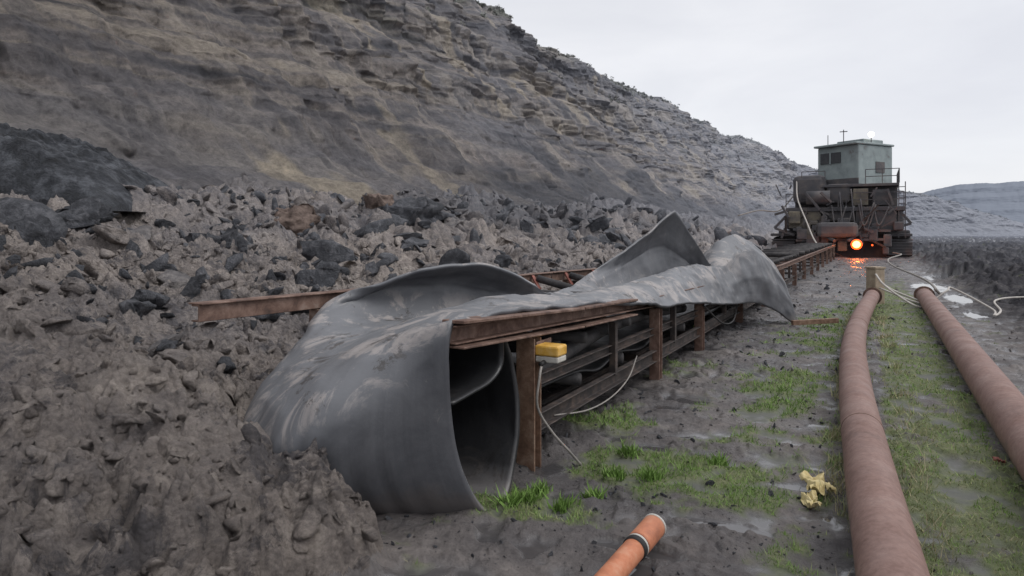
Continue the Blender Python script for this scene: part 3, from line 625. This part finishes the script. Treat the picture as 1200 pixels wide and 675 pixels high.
tube('sealing_ring',[c0,c0+d*.035],.067,'black',28,parent=oe)
tube('pale_band',[c0+d*.036,c0+d*.052],.0665,'white',28,parent=oe)
c0=a+(b_-a)*.76
s=obj_from('pipe_socket',[tube_geo([c0,c0+d*.02,b_],.067,28,False)]); fin(s,'orange',True,oe); mo=s.modifiers.new('s','SOLIDIFY'); mo.thickness=.008
tube('socket_rim',[b_-d*.010,b_+d*.003],.070,'white',28,caps=False,parent=oe).modifiers.new('s','SOLIDIFY').thickness=.010
def rag(name,label,x,y,sz,mat,seed,hgt=.09):
    n=40; g=np.linspace(-1,1,n); A,Bq=np.meshgrid(g,g,indexing='ij')
    X_=x+sz*(A*.5+.28*fbm(A*.9,Bq*.9,2,seed)+.15*Bq); Y_=y+sz*(Bq+.35*fbm(A*1.1,Bq*1.1,2,seed+4))
    zg=H(X_,Y_)[0]
    Z_=zg+.012+hgt*np.clip(ridged(A*.9+.3*Bq,Bq*1.1,2,seed+8)+.2,0,1)
    ob=grid(name,np.stack([X_,Y_,Z_],-1)); fin(ob,mat,True,label=label,category='litter'); ob.modifiers.new('s','SOLIDIFY').thickness=.003
M['rag']=simple('yellow_cloth',[(.3,(.44,.35,.15)),(.7,(.70,.60,.34))],6)
rag('rag','crumpled pale yellow rag on muddy grass',2.13,4.64,.17,'rag',3,.075)
rag('rag','crumpled pale yellow rag on muddy grass',1.98,4.42,.09,'rag',9,.05)
rag('litter_scrap','small red plastic scrap lying on grass',3.72,5.1,.05,'red',5,.03)
beam('steel_bar',(5.25,12.5,.1),(6.2,12.7,.12),.07,.09,'rusto','box',label='short rusty orange steel bar lying on mud',category='steel bar')
# ------------------------------------------------------------------ MACHINE
me_=thing('transfer_machine','grimy tracked mining machine with faded green cab and amber lamp','mining machine',W(0,51,0))
KS=.87
def Lm(a,b__,z): return W(-a*KS,51+b__,z)
def mb(name,a0,a1,b0,b1,z0,z1,mat,bev=.03): return rbox(name,Vector(Lm((a0+a1)/2,(b0+b1)/2,(z0+z1)/2)),((a1-a0)*KS,b1-b0,z1-z0),mat,me_,ya,bev)
def ms(name,p,q_,w,mat): return beam(name,Lm(*p),Lm(*q_),w,w,mat,'box',me_,bev=0)
ca=math.radians(-34); cca,sca=math.cos(ca),math.sin(ca)
def cbx(name,x0,x1,y0,y1,z0,z1,mat,bev=.05):
    xm,ym=(x0+x1)/2,(y0+y1)/2; a_=(.85)/KS*1.0+(xm*cca-ym*sca)/KS; b__=1.2+(xm*sca+ym*cca)
    return rbox(name,Vector(Lm(a_,b__,(z0+z1)/2)),(x1-x0,y1-y0,z1-z0),mat,me_,ya+ca,bev)
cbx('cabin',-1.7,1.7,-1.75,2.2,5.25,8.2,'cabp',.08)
cbx('cabin_roof',-1.8,1.8,-2.1,2.3,8.2,8.36,'cabp')
cbx('roof_box',-.9,1.3,-.6,1.7,8.36,8.7,'cabp')
cbx('window_band',-1.4,.3,-1.83,-1.74,6.95,7.75,'glass',0)
cbx('window_mullion',-.6,-.5,-1.86,-1.75,6.9,7.8,'cabp',0)
cbx('cabin_skirt',-1.72,1.72,-1.80,-1.73,5.3,5.75,'machd',0)
cbx('window_band',-1.75,-1.69,-1.3,-.1,6.9,7.6,'glass',0); cbx('vent_panel',1.69,1.75,.2,1.2,6.2,7.0,'machd',0)
mb('upper_deck',-2.8,4.4,-2.0,4.2,5.05,5.25,'machd')
mb('winch_housing',-3.5,-1.0,-2.0,1.2,3.9,6.0,'machd',.35); mb('winch_housing',-.9,.9,-1.9,.5,3.9,5.3,'machd',.2)
tube('winch_drum',[Lm(-2.4,-2.3,4.3),Lm(-.6,-2.3,4.3)],.5,'machd',20,parent=me_)
mb('electric_cabinet',1.1,2.2,-2.0,-1.3,3.7,4.9,'machy',.04);mb('electric_cabinet',2.5,3.7,-1.95,-1.3,3.7,4.8,'machd',.04)
mb('machinery_block',-3.4,4.3,-1.2,3.8,3.6,5.1,'machd',.06); mb('main_deck',-4.0,4.8,-2.3,5,3.3,3.6,'machd')
mb('side_panel',-3.8,-1.3,-2.2,-1.9,2.1,3.3,'machy'); mb('side_panel',1.3,4.2,-2.2,-1.9,1.9,3.3,'machd'); mb('side_panel',-1.2,1.2,-2.0,-1.8,2.6,3.3,'machd')
mb('turntable',-4.2,4.8,-1.2,3.8,1.9,3.3,'machd',.4); mb('chassis',-4.8,5.2,-.8,3.6,-.2,1.95,'machd',.1)
mb('hopper',-1.5,1.5,-3.6,-1.4,1.4,2.5,'machd',.3)
for k in range(22): 
    a0=random.uniform(-4.6,4.2); z0=random.uniform(.2,2.6); mb('machinery_unit',a0,a0+random.uniform(.3,1.0),-2.7,-1.7,z0,z0+random.uniform(.3,1.1),random.choice(['machd','machd','machd','machy']),.08)
for k in range(40):
    a0=random.uniform(-4.4,4.2); z0=random.uniform(.5,5); b0=random.uniform(-3,-2.2)
    ms('brace',(a0,b0,z0),(a0+random.uniform(-1.2,1.2),b0+random.uniform(-.3,.3),z0+random.uniform(-1,1.2)),random.uniform(.06,.16),random.choice(['machd','rustd','machd']))
for k in range(6):
    a0=random.uniform(-3.5,3); tube('machine_cable',[Lm(a0,-2.4,random.uniform(3.4,5)),Lm(a0+.4,-2.9,random.uniform(1.8,2.6)),Lm(a0+1.1,-2.6,random.uniform(2.6,4))],.05,'machd',8,8,parent=me_)
for a0 in (-5.2,3.5):
    pts=[]
    for k in range(24):
        an=2*math.pi*k/24; bb=2.9*np.sign(math.cos(an))*min(1,abs(math.cos(an))*1.25)+1.2; zz=.62+.85*math.sin(an); pts.append((bb,zz))
    V=[Lm(a0,p_[0],p_[1]) for p_ in pts]+[Lm(a0+1.8,p_[0],p_[1]) for p_ in pts]
    Fc=[(i,(i+1)%24,(i+1)%24+24,i+24) for i in range(24)]+[tuple(range(24))[::-1],tuple(range(24,48))]
    ob=obj_from('crawler_track',[(V,Fc)]); fin(ob,'machd',False,me_)
    for k in range(7): ms('track_shoe',(a0-.03,-1.78,.05+k*.2),(a0+1.83,-1.78,.05+k*.2),.07,'machd')
mb('crawler_guard',-5.3,-3.3,-1.9,4.2,1.5,1.7,'machd'); mb('crawler_guard',3.3,5.3,-1.9,4.2,1.5,1.7,'machd')
def rail(pts):
    for (a0,b0,z0),(a1,b1,z1) in zip(pts[:-1],pts[1:]):
        for hh in (.5,1.0): ms('handrail',(a0,b0,z0+hh),(a1,b1,z1+hh),.05,'machd')
        L_=math.dist((a0,b0,z0),(a1,b1,z1)); n=max(1,int(L_/1.0))
        for k in range(n+1):
            f=k/n; ms('handrail_post',(a0+(a1-a0)*f,b0+(b1-b0)*f,z0+(z1-z0)*f),(a0+(a1-a0)*f,b0+(b1-b0)*f,z0+(z1-z0)*f+1.0),.05,'machd')
rail([(-2.8,-1.9,5.25),(-1.0,-1.9,5.25)]); rail([(2.0,-1.9,5.25),(4.4,-1.9,5.25),(4.4,4.1,5.25)])
rail([(-4.0,-2.2,3.6),(-.6,-2.2,3.6)]); rail([(.6,-2.2,3.6),(4.7,-2.2,3.6)])
for k in range(9): ms('ladder_rung',(4.35,-2.2,1.9+k*.38),(4.8,-2.2,1.9+k*.38),.05,'machd')
ms('ladder_rail',(4.35,-2.2,1.4),(4.35,-2.2,5.3),.06,'machd'); ms('ladder_rail',(4.8,-2.2,1.4),(4.8,-2.2,5.3),.06,'machd')
for p_,q_ in [((-3.6,-2,3.4),(-4.9,-2.4,2.1)),((-4.9,-2.4,2.1),(-3.4,-2.2,1.6)),((4.2,-2,3.5),(5.2,-2.2,2.4)),((5.2,-2.2,2.4),(3.8,-2,2.0)),((-2.2,-2,2.2),(-.2,-3.6,1.2)),((2.2,-2,2.2),(.8,-3.6,1.2)),((-3.2,-2.4,1.2),(3.6,-2.6,1.3)),((-3.4,-2.5,2.0),(3.8,-2.5,1.9)),((-4.9,-2.4,3.1),(-3.8,-2.3,3.4))]:
    ms('strut',p_,q_,.17,'machd')
ms('antenna',(-.9,0,8.3),(-.9,0,9.1),.05,'machd'); ms('antenna',(.3,.4,8.3),(.3,.4,9.5),.06,'machd'); ms('antenna_arm',(0,.4,9.35),(.6,.4,9.35),.06,'machd'); ms('lamp_pole',(2.4,.4,8.3),(2.4,.4,8.95),.07,'machd')
def ball(name,c,r,mat):
    bm=bmesh.new(); bmesh.ops.create_icosphere(bm,subdivisions=3,radius=r,matrix=Matrix.Translation(c)); me=bpy.data.meshes.new(name); bm.to_mesh(me); bm.free(); return fin(bpy.data.objects.new(name,me),mat,True,me_)
ball('floodlight',Vector(Lm(2.4,.3,9.0)),.2,'lampw')
ball('amber_lamp',Vector(Lm(1.4,-4.0,.95)),.24,'lampo')
tube('lamp_housing',[Lm(1.4,-3.85,.95),Lm(1.4,-3.7,.95)],.36,'lampr',24,parent=me_)
ms('lamp_pole',(1.4,-3.7,.95),(1.4,-1.6,1.1),.1,'machd')
for dx in (-.9,2.5): ball('amber_lamp',Vector(Lm(dx,-3.6,.9)),.06,'lampr')
tube('machine_cable',[Lm(-3.2,-1.9,5.6),Lm(-3.0,-3,4.2),Lm(-2.2,-4.5,2.6),Lm(-1.6,-6,1.5),Lm(-1.2,-7,1.0)],.05,'hose',8,6,parent=me_)
tube('machine_cable',[Lm(-3.4,-1.6,4.6),Lm(-4.5,-2.5,3.4),Lm(-6,-3.5,3.4),Lm(-7.4,-5,3.0)],.05,'cable',8,6,parent=me_)
l=bpy.data.lights.new('amber_lamp_light','POINT'); l.energy=110; l.color=(1,.18,.02); l.shadow_soft_size=.2
o=bpy.data.objects.new('amber_lamp_light',l); o.location=Lm(1.4,-4.3,.8); col.objects.link(o)
# ------------------------------------------------------------------ GRASS + WEEDS
def blades(name,x,y,z,L,w,tint,leanmax):
    n=len(x); an=rng.random(n)*2*np.pi; lean=rng.random(n)*leanmax
    dx=np.cos(an)*L*lean; dy=np.sin(an)*L*lean; a2=rng.random(n)*2*np.pi; px_=np.cos(a2)*w; py_=np.sin(a2)*w
    V=np.zeros((n,3,3)); V[:,0]=np.stack([x-px_,y-py_,z-.005],-1); V[:,1]=np.stack([x+px_,y+py_,z-.005],-1); V[:,2]=np.stack([x+dx,y+dy,z+L],-1)
    fin(from_arrays(name,V.reshape(-1,3),np.arange(3*n).reshape(-1,3),{'tint':np.repeat(tint,3)}),'grass',False,kind='stuff')
N=250000
r=np.exp(rng.uniform(math.log(3),math.log(24),N)); a=np.radians(rng.uniform(-14,46,N)); x=r*np.sin(a); y=r*np.cos(a)
strip=x-(1.75+.545*(y-3.1))
z,m_,g,p=H(x,y); ok=(g>.10+rng.random(N)*(1.0+.5*(strip>0)))&(p<.3); x,y,z,r,g,strip=x[ok],y[ok],z[ok],r[ok],g[ok],strip[ok]
n=len(x); L=(.008+.032*rng.random(n)**2.2)*(1+.5*g)*np.clip(r/5,.8,1.4)*np.where(strip>0,.7,1.); w=.0026*np.clip(r/4,.8,4)
tint=np.clip(.33+.5*fbm(x/.8,y/.8,3,77)+.15*rng.normal(size=n)+.22*(strip>-.6),0,1)
blades('grass',x,y,z,L,w,tint,1.6)
N=9000
y=rng.uniform(3.2,14,N); s_=np.where(rng.random(N)<.7,-.30,.28)+rng.normal(size=N)*.09; x=1.75+.525*(y-3.1)+s_
cl=fbm(x/.5,y/.5,3,123); z,m_,g,p=H(x,y); ok=(cl>.05)&(p<.3); x,y,z=x[ok],y[ok],z[ok]; n=len(x)
blades('dry_weeds',x,y,z,.04+.10*rng.random(n)**1.5,np.full(n,.0028)*np.clip(y/4,1,3),np.clip(.88+.12*rng.normal(size=n),0,1),1.2)
cs=np.array([(.10,4.45),(-.02,4.35),(.2,4.6),(.32,4.38),(.75,4.9),(1.0,4.85),(.55,4.55),(1.6,5.2),(.95,5.4)]); k_=rng.integers(0,len(cs),900)
x=cs[k_,0]+rng.normal(size=900)*.035; y=cs[k_,1]+rng.normal(size=900)*.035; z=H(x,y)[0]
blades('leafy_weeds',x,y,z,.03+.07*rng.random(900),np.full(900,.009),np.clip(.28+.12*rng.normal(size=900),0,1),1.3)
# ------------------------------------------------------------------ SKY, SUN, CAMERA
w=bpy.data.worlds.new('World'); S.world=w; w.use_nodes=True; nt=w.node_tree; nt.nodes.clear()
sky=nt.nodes.new('ShaderNodeTexSky'); sky.sky_type='NISHITA'; sky.sun_disc=False; sky.sun_elevation=math.radians(55); sky.sun_rotation=math.radians(105)
hs=nt.nodes.new('ShaderNodeHueSaturation'); hs.inputs['Saturation'].default_value=.25; nt.links.new(sky.outputs[0],hs.inputs['Color'])
b1=nt.nodes.new('ShaderNodeBackground'); nt.links.new(hs.outputs[0],b1.inputs[0]); b1.inputs[1].default_value=.05
tc=nt.nodes.new('ShaderNodeTexCoord'); mp=nt.nodes.new('ShaderNodeMapping'); mp.inputs['Scale'].default_value=(1,1,3.0); nt.links.new(tc.outputs['Generated'],mp.inputs[0])
cn=noise_n(nt,2.3,6,.5,mp.outputs[0],.4); cc=ramp(nt,cn,[(.3,(.52,.525,.57)),(.5,(.60,.605,.64)),(.7,(.69,.69,.715))])
b2=nt.nodes.new('ShaderNodeBackground'); nt.links.new(cc,b2.inputs[0]); b2.inputs[1].default_value=1.
ad=nt.nodes.new('ShaderNodeAddShader'); nt.links.new(b1.outputs[0],ad.inputs[0]); nt.links.new(b2.outputs[0],ad.inputs[1])
ow=nt.nodes.new('ShaderNodeOutputWorld'); nt.links.new(ad.outputs[0],ow.inputs[0])
sl=bpy.data.lights.new('sun','SUN'); sl.energy=1.5; sl.angle=math.radians(40); sl.color=(1,.98,.95); so=bpy.data.objects.new('sun',sl); col.objects.link(so)
el=math.radians(55); az=math.radians(105); dv=Vector((math.sin(az)*math.cos(el),math.cos(az)*math.cos(el),math.sin(el))); so.rotation_euler=(-dv).to_track_quat('-Z','Y').to_euler()
cam=bpy.data.cameras.new('camera'); co=bpy.data.objects.new('camera',cam); col.objects.link(co); co.location=(0,0,1.8); co.rotation_euler=(math.radians(90),0,0)
cam.sensor_width=36; cam.lens=36*782/1200; cam.shift_y=-65.5/1200; cam.clip_end=9000; cam.clip_start=.05; S.camera=co
S.view_settings.view_transform='Standard'; S.view_settings.look='None'; S.view_settings.exposure=0
